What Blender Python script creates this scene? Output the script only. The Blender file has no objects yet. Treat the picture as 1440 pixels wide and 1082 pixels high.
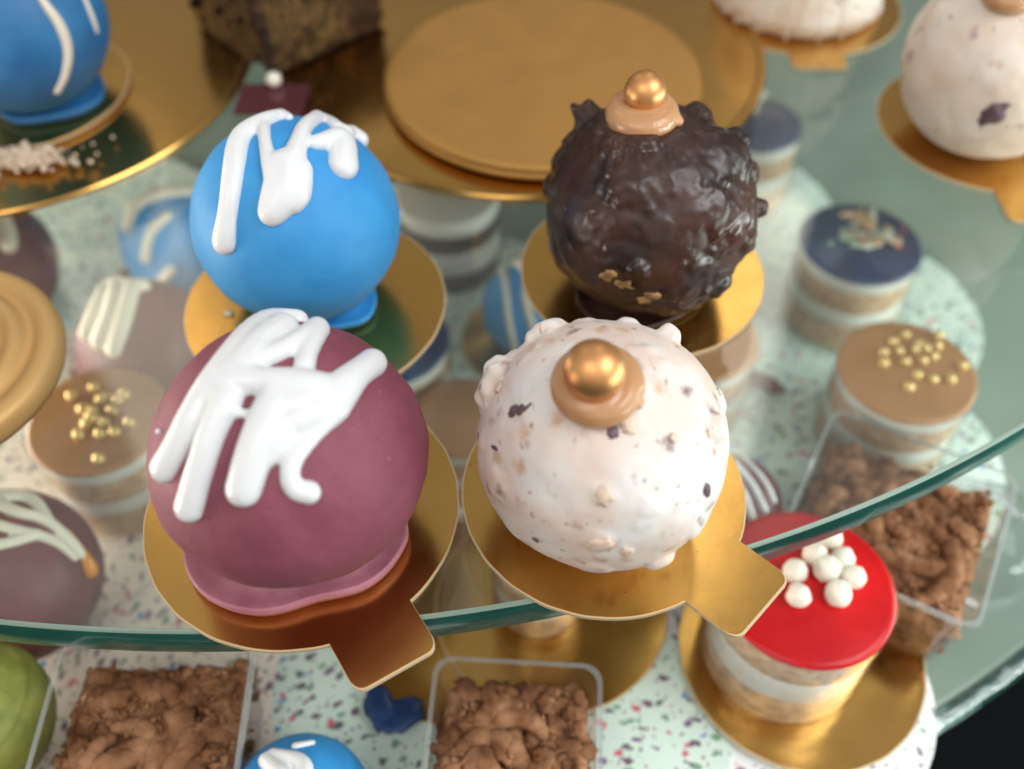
import bpy, bmesh, math, random
from mathutils import Vector, noise, Matrix
random.seed(7)
C = bpy.context.scene
col = C.collection
S = 0.01                      # everything below is written in centimetres
# ------------------------------------------------------------------ camera
F, TH, H = 1400.0, math.radians(49.5), 21.8
cam = bpy.data.cameras.new('camera'); co = bpy.data.objects.new('camera', cam); col.objects.link(co)
co.location = (0, 0, H*S); co.rotation_euler = (math.radians(90)-TH, 0, 0)
cam.sensor_width = 36; cam.lens = 36*F/1440; cam.clip_start = .01; cam.clip_end = 50
cam.dof.use_dof = True; cam.dof.focus_distance = .243; cam.dof.aperture_fstop = 6.0
C.camera = co
# ------------------------------------------------------------------ world + lamps + view
w = bpy.data.worlds.new('World'); C.world = w; w.use_nodes = True
nt = w.node_tree; bg = nt.nodes['Background']
tc = nt.nodes.new('ShaderNodeTexCoord'); sx = nt.nodes.new('ShaderNodeSeparateXYZ')
rp = nt.nodes.new('ShaderNodeValToRGB'); mp = nt.nodes.new('ShaderNodeMapRange')
nt.links.new(tc.outputs['Generated'], sx.inputs[0]); nt.links.new(sx.outputs['Z'], mp.inputs[0])
mp.inputs[1].default_value = -1; mp.inputs[2].default_value = 1
nt.links.new(mp.outputs[0], rp.inputs[0])
e = rp.color_ramp.elements
e[0].position = .35; e[0].color = (.08, .08, .07, 1)
e[1].position = 1; e[1].color = (.60, .60, .60, 1)
k = e.new(.55); k.color = (.22, .21, .19, 1)
k = e.new(.75); k.color = (.52, .50, .47, 1)
my = nt.nodes.new('ShaderNodeMapRange'); nt.links.new(sx.outputs['Y'], my.inputs[0])   # the room is brighter behind the camera
my.inputs[1].default_value = -.7; my.inputs[2].default_value = .75; my.inputs[3].default_value = 1.45; my.inputs[4].default_value = .60
nz_ = nt.nodes.new('ShaderNodeTexNoise'); nz_.inputs['Scale'].default_value = 2.6; nt.links.new(tc.outputs['Generated'], nz_.inputs[0])
mn = nt.nodes.new('ShaderNodeMapRange'); nt.links.new(nz_.outputs[0], mn.inputs[0]); mn.inputs[1].default_value = .3; mn.inputs[2].default_value = .7; mn.inputs[3].default_value = .60; mn.inputs[4].default_value = 1.5
mm_ = nt.nodes.new('ShaderNodeMath'); mm_.operation = 'MULTIPLY'; nt.links.new(my.outputs[0], mm_.inputs[0]); nt.links.new(mn.outputs[0], mm_.inputs[1])
nt.links.new(rp.outputs[0], bg.inputs[0]); nt.links.new(mm_.outputs[0], bg.inputs[1])

def lamp(name, loc, tgt, sx_, sy_, power, colr):
    l = bpy.data.lights.new(name, 'AREA'); l.shape = 'RECTANGLE'; l.size = sx_*S; l.size_y = sy_*S
    l.energy = power; l.color = colr
    o = bpy.data.objects.new(name, l); col.objects.link(o)
    o.location = Vector(loc)*S
    o.rotation_euler = (Vector(tgt)-Vector(loc)).to_track_quat('-Z', 'Y').to_euler()
    return o
lamp('window_light', (88, -12, 100), (0, 20, 0), 90, 70, 12.0, (.93, .97, 1))
lamp('ceiling_light', (-30, -35, 90), (-5, 20, 0), 60, 40, 2.4, (1, .95, .86))
lamp('shelf_strip_left', (-52, 24, -2.5), (0, 24, -9), 60, 6, 4.2, (1, .90, .78))
lamp('shelf_strip_right', (46, 10, -2.0), (5, 22, -9), 50, 6, 2.0, (.88, 1, .94))
lamp('added_streak_lamp', (38, 118, 120), (5, 20, 0), 16, 80, 1.1, (1, .93, .80))  # unseen lamp added to put bright streaks on the gold boards
lamp('added_streak_lamp', (-62, 120, 105), (-10, 25, 0), 22, 60, .7, (1, .88, .70))  # second unseen lamp, added for warm reflections in the gold
C.view_settings.view_transform = 'Standard'; C.view_settings.look = 'None'
C.view_settings.exposure = 0; C.view_settings.gamma = 1
C.render.engine = 'CYCLES'

# ------------------------------------------------------------------ helpers
SN, CS = math.sin(TH), math.cos(TH)
def ray(px, py):
    u = (px-720)/F; v = (py-541)/F
    return Vector((u, CS-v*SN, -SN-v*CS))
CAM = Vector((0, 0, H))
def at(px, py, Z=0.0):
    d = ray(px, py); return CAM + d*((Z-H)/d.z)
def dep(px, py, Z): return (H-Z)/(-ray(px, py).z)
def on_ball(px, py, c, r):
    d = ray(px, py); o = CAM-c; a = d.dot(d); b = d.dot(o); q = o.dot(o)-r*r
    D = b*b-a*q
    if D < 0:
        t = -b/a; p = CAM+d*t; return c+(p-c).normalized()*r, t
    t = (-b-math.sqrt(D))/a
    return CAM+d*t, t

def mat(name, color=(.8, .8, .8), rough=.5, metal=0, **kw):
    m = bpy.data.materials.new(name); m.use_nodes = True
    b = m.node_tree.nodes['Principled BSDF']
    b.inputs['Base Color'].default_value = (*color, 1); b.inputs['Roughness'].default_value = rough
    b.inputs['Metallic'].default_value = metal
    for k_, v in kw.items(): b.inputs[k_].default_value = v
    return m
def N(m, t, **kw):
    n = m.node_tree.nodes.new(t)
    for k_, v in kw.items():
        if k_ in n.inputs: n.inputs[k_].default_value = v
        else: setattr(n, k_, v)
    return n
def L(m, a, b): m.node_tree.links.new(a, b)
def P(m): return m.node_tree.nodes['Principled BSDF']
def ocoord(m): return N(m, 'ShaderNodeTexCoord').outputs['Object']
def ramp(m, src, stops, const=False):
    r = N(m, 'ShaderNodeValToRGB'); L(m, src, r.inputs[0]); e = r.color_ramp.elements
    if const: r.color_ramp.interpolation = 'CONSTANT'
    while len(e) > 1: e.remove(e[-1])
    e[0].position, e[0].color = stops[0][0], (*stops[0][1], 1)
    for p, c in stops[1:]:
        k = e.new(p); k.color = (*c, 1)
    return r.outputs[0]
def mottle(m, cols, scale, detail=4, target='Base Color'):
    n = N(m, 'ShaderNodeTexNoise', Scale=scale, Detail=detail); L(m, ocoord(m), n.inputs['Vector'])
    o = ramp(m, n.outputs[0], cols)
    L(m, o, P(m).inputs[target]); return o
def bump(m, scale, strength, dist=.0004, detail=5):
    n = N(m, 'ShaderNodeTexNoise', Scale=scale, Detail=detail); L(m, ocoord(m), n.inputs['Vector'])
    b = N(m, 'ShaderNodeBump', Strength=strength, Distance=dist)
    L(m, n.outputs[0], b.inputs['Height']); L(m, b.outputs[0], P(m).inputs['Normal'])
def fleck(m, prev, scale, thr, color, keep=.5, stretch=(1, 1, 1), soft=.03):
    """mix small flecks of colour into socket prev"""
    mpn = N(m, 'ShaderNodeMapping'); mpn.inputs['Scale'].default_value = stretch; L(m, ocoord(m), mpn.inputs[0])
    nz = N(m, 'ShaderNodeTexNoise', Scale=scale*1.7, Detail=2); L(m, mpn.outputs[0], nz.inputs['Vector'])
    mx = N(m, 'ShaderNodeMix', data_type='VECTOR'); mx.inputs[0].default_value = .35/scale
    ad = N(m, 'ShaderNodeVectorMath', operation='MULTIPLY_ADD')
    L(m, nz.outputs['Color'], ad.inputs[0]); ad.inputs[1].default_value = (.9/scale,)*3; L(m, mpn.outputs[0], ad.inputs[2])
    v = N(m, 'ShaderNodeTexVoronoi', Scale=scale); L(m, ad.outputs[0], v.inputs['Vector'])
    a = N(m, 'ShaderNodeMapRange'); L(m, v.outputs['Distance'], a.inputs[0])
    a.inputs[1].default_value = thr+soft; a.inputs[2].default_value = thr; a.inputs[3].default_value = 0; a.inputs[4].default_value = 1
    sp = N(m, 'ShaderNodeSeparateColor'); L(m, v.outputs['Color'], sp.inputs[0])
    g = N(m, 'ShaderNodeMath', operation='LESS_THAN'); L(m, sp.outputs[0], g.inputs[0]); g.inputs[1].default_value = keep
    mu = N(m, 'ShaderNodeMath', operation='MULTIPLY'); L(m, a.outputs[0], mu.inputs[0]); L(m, g.outputs[0], mu.inputs[1])
    mc = N(m, 'ShaderNodeMix', data_type='RGBA'); L(m, mu.outputs[0], mc.inputs[0]); L(m, prev, mc.inputs[6])
    if isinstance(color, list): L(m, ramp(m, sp.outputs[1], color, True), mc.inputs[7])
    else: mc.inputs[7].default_value = (*color, 1)
    return mc.outputs[2]

# ------------------------------------------------------------------ materials
M = {}
def gold(name, c, r, b=.12, met=1):
    m = mat(name, c, r, met); mottle(m, [(.3, tuple(x*.95 for x in c)), (.7, c)], 60)
    n = N(m, 'ShaderNodeTexNoise', Scale=90, Detail=6); L(m, ocoord(m), n.inputs['Vector'])
    q = N(m, 'ShaderNodeMapRange'); L(m, n.outputs[0], q.inputs[0]); q.inputs[3].default_value = r*.75; q.inputs[4].default_value = r*1.4
    L(m, q.outputs[0], P(m).inputs['Roughness'])
    if met == 1:
        pv = m.node_tree.nodes['Principled BSDF'].inputs['Base Color'].links[0].from_socket
        pv = fleck(m, pv, 330, .05, (.20, .10, .03), .16, (1, 1, .01)); pv = fleck(m, pv, 120, .035, (.66, .50, .28), .12, (1, .15, .01), soft=.015)
        L(m, pv, P(m).inputs['Base Color'])
    bump(m, 130, b, .00035, 3); return m
M['gold'] = gold('gold_foil', (.61, .35, .095), .18, .10)
M['gold_satin'] = gold('gold_satin', (.52, .285, .08), .5, .02, .75)
M['gold_pale'] = gold('pale_gold_plastic', (.60, .36, .13), .45, .03, .35)
M['gold_edge'] = mat('gold_cut_edge', (.75, .60, .38), .5, .5)
M['pearl'] = mat('gold_pearl', (.72, .36, .14), .40, .85); bump(M['pearl'], 900, .15, .0002)
M['pearl_pale'] = mat('pale_gold_pearl', (.80, .58, .24), .35, .6)
M['icing'] = mat('white_icing', (.74, .755, .77), .32, 0, **{'Subsurface Weight': .15, 'Subsurface Scale': .002, 'Coat Weight': .15})
M['cream_icing'] = mat('cream_icing', (.78, .72, .60), .4)
M['blue'] = mat('blue_shell', (.03, .27, .62), .58); mottle(M['blue'], [(.3, (.022, .25, .60)), (.7, (.045, .32, .68))], 70, 3)
bump(M['blue'], 300, .08)
M['blue_deep'] = mat('deep_blue_shell', (.02, .15, .36), .5); mottle(M['blue_deep'], [(.3, (.014, .11, .30)), (.7, (.03, .19, .42))], 60, 4)
M['purple'] = mat('purple_shell', (.28, .07, .09), .64)
o_ = mottle(M['purple'], [(.25, (.185, .040, .062)), (.75, (.26, .068, .103))], 90, 6)
o_ = fleck(M['purple'], o_, 700, .13, (.11, .02, .03), .35)
o_ = fleck(M['purple'], o_, 420, .06, (.60, .22, .22), .10)
L(M['purple'], o_, P(M['purple']).inputs['Base Color']); bump(M['purple'], 420, .35, .0004)
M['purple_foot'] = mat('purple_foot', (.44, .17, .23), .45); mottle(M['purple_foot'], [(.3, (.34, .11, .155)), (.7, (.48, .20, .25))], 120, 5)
M['maroon'] = mat('maroon_shell', (.15, .04, .045), .5); mottle(M['maroon'], [(.3, (.12, .03, .035)), (.7, (.20, .06, .06))], 100, 4)
M['green'] = mat('matcha_shell', (.20, .22, .035), .6); mottle(M['green'], [(.3, (.14, .17, .02)), (.7, (.27, .28, .06))], 150, 5); bump(M['green'], 400, .3, .0005)
M['choc'] = mat('dark_chocolate', (.024, .010, .009), .3); mottle(M['choc'], [(.35, (.018, .008, .006)), (.65, (.058, .021, .013))], 60, 4)
bump(M['choc'], 200, .12, .0006)
n = N(M['choc'], 'ShaderNodeTexNoise', Scale=160, Detail=4); L(M['choc'], ocoord(M['choc']), n.inputs['Vector'])
q = N(M['choc'], 'ShaderNodeMapRange'); L(M['choc'], n.outputs[0], q.inputs[0]); q.inputs[1].default_value = .35; q.inputs[2].default_value = .7
q.inputs[3].default_value = .24; q.inputs[4].default_value = .52; L(M['choc'], q.outputs[0], P(M['choc']).inputs['Roughness'])
M['nut'] = mat('nut_piece', (.42, .25, .10), .5); mottle(M['nut'], [(.35, (.14, .07, .025)), (.65, (.42, .26, .10))], 300)
def whitechoc(name, base, spots, warm):
    m = mat(name, base, .45, 0, **{'Subsurface Weight': .10, 'Subsurface Scale': .002})
    o = mottle(m, [(.38, warm), (.60, base)], 55, 4)
    o = fleck(m, o, 170, .10, [(0, (.42, .26, .22)), (.35, (.62, .42, .30)), (.6, (.25, .16, .17)), (.8, (.50, .34, .36))], spots, soft=.30)
    o = fleck(m, o, 420, .10, (.40, .27, .23), spots*.6, (1, .45, 1), soft=.16)
    L(m, o, P(m).inputs['Base Color']); bump(m, 180, .15, .0006); return m
M['white'] = whitechoc('white_chocolate', (.77, .74, .715), .48, (.73, .59, .51))
M['white2'] = whitechoc('cream_chocolate', (.80, .72, .64), .14, (.74, .60, .48))
M['bit_dark'] = mat('dark_fruit', (.13, .075, .09), .4)
M['bit_cream'] = mat('cream_crumb', (.72, .58, .44), .7)
M['bit_tan'] = mat('nut_under_icing', (.72, .54, .43), .4, 0, **{'Subsurface Weight': .2, 'Subsurface Scale': .002})
M['caramel'] = mat('caramel_cream', (.50, .26, .12), .35, 0, **{'Coat Weight': .3})
M['caramel_top'] = mat('caramel_glaze', (.40, .19, .075), .3); mottle(M['caramel_top'], [(.3, (.36, .165, .06)), (.7, (.45, .22, .095))], 60)
M['navy'] = mat('navy_glaze', (.012, .035, .12), .25); mottle(M['navy'], [(.4, (.010, .028, .10)), (.6, (.018, .055, .16))], 80)
M['red'] = mat('red_glaze', (.70, .006, .008), .28, 0, **{'Specular IOR Level': .3}); mottle(M['red'], [(.3, (.44, .003, .006)), (.7, (.60, .008, .009))], 60)
bump(M['red'], 220, .15, .0006)
M['sponge'] = mat('sponge', (.46, .27, .13), .8); mottle(M['sponge'], [(.35, (.46, .27, .14)), (.65, (.66, .45, .28))], 260); bump(M['sponge'], 500, .5, .0008)
M['cream'] = mat('cream_layer', (.74, .72, .66), .5)
M['dark_sponge'] = mat('dark_sponge', (.07, .04, .025), .8)
M['crumb'] = mat('chocolate_crumb', (.19, .08, .035), .75, 0, **{'Specular IOR Level': .15})
o_ = mottle(M['crumb'], [(.32, (.11, .042, .02)), (.5, (.24, .11, .052)), (.7, (.42, .22, .12))], 110, 7)
bump(M['crumb'], 600, .5, .0008)
M['dark_crumb'] = mat('dark_crumb', (.07, .035, .018), .85, 0, **{'Specular IOR Level': .05})
mottle(M['dark_crumb'], [(.35, (.012, .006, .004)), (.55, (.045, .021, .011)), (.7, (.14, .07, .035))], 200, 6); bump(M['dark_crumb'], 500, .8, .001)
M['offwhite'] = mat('white_chocolate_bead', (.84, .80, .68), .45)
M['orange'] = mat('orange_sauce', (.75, .28, .03), .2)

def thin_clear(name, tint, haze=.02, rough=.03, f0=1.45, haze_col=(.8, .85, .85)):
    m = bpy.data.materials.new(name); m.use_nodes = True; t = m.node_tree; t.nodes.clear()
    out = t.nodes.new('ShaderNodeOutputMaterial'); tr = t.nodes.new('ShaderNodeBsdfTransparent'); tr.inputs[0].default_value = (*tint, 1)
    gl = t.nodes.new('ShaderNodeBsdfGlossy'); gl.inputs['Roughness'].default_value = rough
    df = t.nodes.new('ShaderNodeBsdfDiffuse'); df.inputs[0].default_value = (*haze_col, 1)
    lw = t.nodes.new('ShaderNodeLayerWeight'); lw.inputs[0].default_value = .5
    pw = t.nodes.new('ShaderNodeMath'); pw.operation = 'POWER'; pw.inputs[1].default_value = 4.0; t.links.new(lw.outputs['Facing'], pw.inputs[0])
    fr = t.nodes.new('ShaderNodeMapRange'); r0 = ((f0-1)/(f0+1))**2; fr.inputs[3].default_value = r0; t.links.new(pw.outputs[0], fr.inputs[0])
    m1 = t.nodes.new('ShaderNodeMixShader'); m1.inputs[0].default_value = haze
    m2 = t.nodes.new('ShaderNodeMixShader')
    t.links.new(tr.outputs[0], m1.inputs[1]); t.links.new(df.outputs[0], m1.inputs[2])
    t.links.new(fr.outputs[0], m2.inputs[0]); t.links.new(m1.outputs[0], m2.inputs[1]); t.links.new(gl.outputs[0], m2.inputs[2])
    t.links.new(m2.outputs[0], out.inputs[0]); return m
M['glass'] = thin_clear('shelf_glass', (.965, .99, .975), .006, .03, 1.66, (.6, .75, .68))
M['plastic'] = thin_clear('clear_plastic', (.965, .97, .97), .010, .08, 1.33)
def crinkle(m):
    n = N(m, 'ShaderNodeTexNoise', Scale=55, Detail=2); L(m, ocoord(m), n.inputs['Vector']); b = N(m, 'ShaderNodeBump', Strength=.5, Distance=.003); L(m, n.outputs[0], b.inputs['Height'])
    for q in m.node_tree.nodes:
        if q.type == 'BSDF_GLOSSY': L(m, b.outputs[0], q.inputs['Normal'])
crinkle(M['plastic'])
M['plastic_rim'] = thin_clear('plastic_rim', (.9, .92, .92), .22, .08, 2.2); crinkle(M['plastic_rim'])
M['maroon_plastic'] = thin_clear('maroon_plastic', (.45, .2, .22), .2, .1, 1.5, (.35, .12, .14))
M['glass_edge'] = mat('glass_edge', (.012, .075, .058), .18, 0, **{'Coat Weight': .5}); mottle(M['glass_edge'], [(.3, (.008, .055, .045)), (.7, (.022, .11, .085))], 25)
M['glass_arris'] = mat('glass_arris', (.20, .27, .22), .3)
M['lower'] = mat('green_grey_shelf', (.16, .23, .18), .18); mottle(M['lower'], [(.3, (.12, .17, .14)), (.7, (.25, .32, .26))], 9, 3)  # paler blobs are reflections put into the shelf colour
M['lower_edge'] = mat('lower_edge_painted_glints', (.4, .5, .48), .08, 0, **{'Coat Weight': 1}); mottle(M['lower_edge'], [(.46, (.02, .055, .045)), (.56, (.30, .42, .38)), (.62, (.88, .95, .92))], 45, 4)  # pale streaks are rim glints put into the colour
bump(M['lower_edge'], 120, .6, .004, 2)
M['floor'] = mat('black_cabinet_floor', (.004, .006, .006), .9, 0, **{'Specular IOR Level': .05})
def terrazzo(name, base):
    m = mat(name, base, .4); o = mottle(m, [(.3, base), (.7, tuple(min(1, x*1.08) for x in base))], 30)
    cols = [(0, (.12, .14, .16)), (.25, (.22, .14, .26)), (.42, (.62, .14, .20)), (.52, (.14, .30, .52)), (.64, (.20, .36, .24)), (.8, (.16, .11, .15))]
    o = fleck(m, o, 300, .30, cols, .85, (1, .62, 1), soft=.04)
    o = fleck(m, o, 620, .27, [(0, (.2, .2, .25)), (.5, (.30, .42, .34)), (.75, (.4, .2, .2))], .42, (.7, 1, 1), soft=.04)
    L(m, o, P(m).inputs['Base Color']); return m
M['terr_mint'] = terrazzo('mint_terrazzo', (.62, .76, .68))
M['terr_white'] = terrazzo('white_terrazzo', (.76, .78, .78))
M['terr_warm_lit'] = terrazzo('warm_lit_terrazzo', (.80, .74, .65))  # beige base has the warm light at left put into it

# ------------------------------------------------------------------ object makers
def tag(o, label=None, cat=None, group=None, kind=None):
    for k_, v in (('label', label), ('category', cat), ('group', group), ('kind', kind)):
        if v: o[k_] = v
    return o
def empty(name, loc, label, cat, group=None, rz=0):
    o = bpy.data.objects.new(name, None); col.objects.link(o); o.empty_display_size = .01
    o.location = Vector(loc)*S; o.rotation_euler = (0, 0, rz)
    return tag(o, label, cat, group)
def build(name, bm, m, parent=None, loc=None, smooth=True, rot=None):
    me = bpy.data.meshes.new(name); bmesh.ops.scale(bm, vec=(S, S, S), verts=bm.verts); bm.to_mesh(me); bm.free()
    for p in me.polygons: p.use_smooth = smooth
    for mm in (m if isinstance(m, (list, tuple)) else [m]): me.materials.append(mm)
    o = bpy.data.objects.new(name, me); col.objects.link(o)
    if parent: o.parent = parent
    if loc is not None: o.location = Vector(loc)*S
    if rot is not None: o.rotation_euler = rot
    return o
def sharp(o, deg=35):
    me = o.data; b = bmesh.new(); b.from_mesh(me); lim = math.radians(deg)
    for ed in b.edges:
        if len(ed.link_faces) == 2 and ed.calc_face_angle(0) > lim: ed.smooth = False
    b.to_mesh(me); b.free(); return o
def lathe(prof, n=72, wob=0, seed=0):
    bm = bmesh.new(); rings = []
    for r, z in prof:
        if r < 1e-5: rings.append([bm.verts.new((0, 0, z))])
        else:
            rg = []
            for i in range(n):
                a = 2*math.pi*i/n
                rr = r*(1+wob*noise.noise(Vector((math.cos(a)*1.5+seed, math.sin(a)*1.5, z*.4)))) if wob else r
                rg.append(bm.verts.new((rr*math.cos(a), rr*math.sin(a), z)))
            rings.append(rg)
    for a, b in zip(rings, rings[1:]):
        for i in range(n):
            j = (i+1) % n
            if len(a) == 1 and len(b) == 1: continue
            if len(a) == 1: bm.faces.new((a[0], b[j], b[i]))
            elif len(b) == 1: bm.faces.new((a[i], a[j], b[0]))
            else: bm.faces.new((a[i], a[j], b[j], b[i]))
    bmesh.ops.recalc_face_normals(bm, faces=bm.faces); return bm
def blob(bm, c, r, sub=2, sc=(1, 1, 1), rot=None, jit=0, seed=0):
    g = bmesh.ops.create_icosphere(bm, subdivisions=sub, radius=r)
    for v in g['verts']:
        if jit: dn = v.co.normalized(); v.co *= 1+jit*(noise.noise(dn*1.7+Vector((seed, seed*.7, 0)))+.55*noise.noise(dn*4.5+Vector((seed, 9, 0))))
        p = Vector((v.co.x*sc[0], v.co.y*sc[1], v.co.z*sc[2]))
        if rot is not None: p = rot @ p
        v.co = p+Vector(c)
def extrude_outline(pts, z0, z1, bev=.03):
    bm = bmesh.new(); vs = [bm.verts.new((p[0], p[1], z0)) for p in pts]
    f = bm.faces.new(vs); g = bmesh.ops.extrude_face_region(bm, geom=[f])
    for v in g['geom']:
        if isinstance(v, bmesh.types.BMVert): v.co.z = z1
    bmesh.ops.recalc_face_normals(bm, faces=bm.faces)
    return bm
def remeshed(name, bm, m, parent, loc, voxel, smooth_it=6):
    o = build(name, bm, m, None, loc)
    r = o.modifiers.new('r', 'REMESH'); r.mode = 'VOXEL'; r.voxel_size = voxel*S; r.use_smooth_shade = True
    s = o.modifiers.new('s', 'SMOOTH'); s.iterations = smooth_it; s.factor = .5
    bpy.context.view_layer.update()
    me = bpy.data.meshes.new_from_object(o.evaluated_get(bpy.context.evaluated_depsgraph_get()))
    o.modifiers.clear(); o.data = me; me.name = name
    for p in me.polygons: p.use_smooth = True
    if parent: o.parent = parent
    return o

# gold board: circle plus a rounded tab
def board(c, r, label, tabdir=None, tabw=2.3, tabl=2.2, z=0.0, g='small gold cake boards', ridge=True):
    """c: world centre (x,y)"""
    pts = []
    if tabdir is None:
        pts = [(r*math.cos(a), r*math.sin(a)) for a in [2*math.pi*i/120 for i in range(120)]]
    else:
        hw = tabw/2; a0 = math.asin(hw/r); n = 120
        pts = [(r*math.cos(a0+(2*math.pi-2*a0)*i/n), r*math.sin(a0+(2*math.pi-2*a0)*i/n)) for i in range(n+1)]
        x1 = r+tabl; q = .35
        pts += [(r*math.cos(a0)+.12, -hw)]
        for s in (-1, 1):
            for i in range(7):
                t = math.pi/2*i/6
                if s < 0: pts.append((x1-q+q*math.sin(t), -hw+q-q*math.cos(t)))
                else: pts.append((x1-q+q*math.cos(t), hw-q+q*math.sin(t)))
        pts += [(r*math.cos(a0)+.12, hw)]
    pts = [(x*(1+.0022*math.sin(i*7.3)), y*(1+.0022*math.sin(i*5.1))) for i, (x, y) in enumerate(pts)]
    rz = tabdir or 0
    t = empty('cake_board', (c[0], c[1], z), label, 'cake board', g, rz)
    bm = extrude_outline(pts, 0, .10)
    build('card_edge', bm, M['gold_edge'], t, smooth=False)
    ins = [(x*(1-.04/r), y*(1-.04/r)) for x, y in pts]
    bm = extrude_outline(ins, .101, .118)
    sharp(build('foil_top', bm, M['gold'], t, smooth=False))
    return t

# ------------------------------------------------------------------ setting
CX, CY, RG = -7.72, 52.7, 41.82
def disc(r, z0, z1, n=360, bev=.1):
    return lathe([(0, z1), (r-bev, z1), (r, z1-bev), (r, z0+bev), (r-bev, z0), (0, z0)], n)
shelf = empty('glass_shelf', (CX, CY, 0), 'clear glass shelf with curved dark green edge carrying the front cakes', 'shelf')
o = build('glass_pane', lathe([(0, -.02), (RG-.02, -.02), (RG-.02, -1.1), (0, -1.1)], 360), M['glass'], shelf, smooth=False)
def ring(r0, z0, r1, z1): return lathe([(r0, z0), (r1, z1)], 360)
sharp(build('polished_edge', lathe([(RG, -.09), (RG+.02, -.25), (RG+.03, -.55), (RG+.02, -.9), (RG, -1.05)], 480), M['glass_edge'], shelf))
build('edge_arris', lathe([(RG-.10, -.012), (RG-.015, -.03), (RG+.005, -.088)], 480), M['glass_arris'], shelf)

low = empty('lower_shelf', (CX, CY, -10.3), 'grey green lower shelf with painted glints on its rim under the glass shelf', 'shelf')
build('shelf_top', lathe([(0, .7), (45.0, .7), (45.2, .6), (45.2, .1), (45, 0), (0, 0)], 360), M['lower'], low, smooth=False)
build('shelf_rim', lathe([(45.22, .72), (45.5, .78), (45.75, .6), (45.8, .3), (45.7, .05), (45.22, 0)], 360), M['lower_edge'], low)
bm = bmesh.new(); bmesh.ops.create_grid(bm, x_segments=1, y_segments=1, size=400)
tag(build('cabinet_floor', bm, M['floor'], None, (0, 60, -45)), kind='structure')

# ------------------------------------------------------------------ balls
def ball_mesh(r, sub=6, seed=0, lump=.012, chunks=(), foot=None, fine=.0, dent=0):
    """chunks: (direction, angular size, height)"""
    bm = bmesh.new(); bmesh.ops.create_icosphere(bm, subdivisions=sub, radius=1)
    ch = [(Vector(d).normalized(), s, h) for d, s, h in chunks]
    for v in bm.verts:
        d = v.co.normalized(); h = 1.5*lump*noise.fractal(d*1.4+Vector((seed, 0, 0)), 1, 2, 3)
        if fine: h += fine*noise.fractal(d*6+Vector((seed, 3, 0)), 1, 2, 4)
        for cd, s, hh in ch:
            a = (d-cd).length/s
            if a < 1.6:
                a += .22*noise.noise(d*11+Vector((seed, 0, 5)))
                x = max(0, 1-a*a*.7); h += hh*(x*x*(3-2*x))
        p = d*r*(1+h)
        if p.z < -r*.93: p.z = -r*.93-(p.z+r*.93)*-.1
        v.co = p
    return bm
def px_ball(px, py, rpx, z0):
    """centre and radius of a ball resting at height z0 seen at px,py with pixel radius rpx"""
    r = 3.0
    for _ in range(12):
        c = at(px, py, z0+r*.93); t = (c-CAM).dot(Vector((0, CS, -SN))); r = rpx*t/F*.985
    return at(px, py, z0+r*.93), r
def drizzle(name, strokes, bc, r, m, parent, plane_off=.3, voxel=.05, gain=1.04, smooth_it=12):
    """strokes: lists of (px, py, radius_px) laid on the ball"""
    bm = bmesh.new()
    for st in strokes:
        for _ in range(2):            # round the corners of each stroke
            if len(st) > 2:
                q_ = [st[0]]
                for u_, v_ in zip(st, st[1:]): q_ += [tuple(i*.75+j*.25 for i, j in zip(u_, v_)), tuple(i*.25+j*.75 for i, j in zip(u_, v_))]
                st = q_+[st[-1]]
        for (x0, y0, r0), (x1, y1, r1) in zip(st, st[1:]):
            d = math.hypot(x1-x0, y1-y0); n = max(1, int(d/(min(r0, r1)*.22)))
            for i in range(n+1):
                t = i/n; x = x0+(x1-x0)*t; y = y0+(y1-y0)*t; rr = r0+(r1-r0)*t
                p, dp = on_ball(x, y, bc, r)
                R = rr*dp/F*gain; nrm = (p-bc).normalized()
                q = Vector((0, 0, 1)).rotation_difference(nrm).to_matrix()
                fl = min(1, .27/R+.25)
                blob(bm, p-bc+nrm*(R*fl*.02), R, 2, (1, 1, fl), q)
    return remeshed(name, bm, m, parent, (0, 0, 0), voxel, smooth_it)

def sph(d_az, d_el):
    a, e_ = math.radians(d_az), math.radians(d_el); return (math.cos(a)*math.cos(e_), math.sin(a)*math.cos(e_), math.sin(e_))

# pixel strokes in zoomed-crop units, converted to photo pixels
def conv(st, sc, ox, oy): return [[(ox+x*sc, oy+y*sc, r*sc) for x, y, r in s] for s in st]

# --- purple ball
pc, pr = px_ball(410, 643, 194, .18)
bx_ = at(427, 715, 0)
board((bx_.x, bx_.y), 4.05, 'round gold cake board under the purple ball, its tab overhanging the glass edge', tabdir=math.atan2(at(552, 930).y-bx_.y, at(552, 930).x-bx_.x), tabw=2.15, tabl=1.3)
T = empty('chocolate_ball', pc, 'smooth purple ball with thick white icing drizzle and a flared purple foot', 'cake ball', 'glazed cake balls')
def purp_body():
    bm = bmesh.new(); bmesh.ops.create_icosphere(bm, subdivisions=6, radius=1)
    for v in bm.verts:
        d = v.co.normalized(); h = .020*noise.fractal(d*1.5+Vector((4, 0, 0)), 1, 2, 5)
        az = math.atan2(d.y, d.x)
        p = d*pr*(1+h)
        if p.z < 0: p.z *= .76
        # slumped fold low at the front
        k = max(0, 1-abs(d.z+.62+.07*math.sin(az*2.3))/.16)
        fr = max(0, math.cos(az-math.radians(-80)))
        p.x *= 1+.035*k*fr; p.y *= 1+.035*k*fr
        if d.z < -.62:
            s = min(1, (-.62-d.z)/.2); p.x *= 1-.06*s*fr; p.y *= 1-.06*s*fr
        if p.z < -pr*.71: p.z = -pr*.71
        v.co = p
    return bm
build('shell', purp_body(), M['purple'], T)
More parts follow.
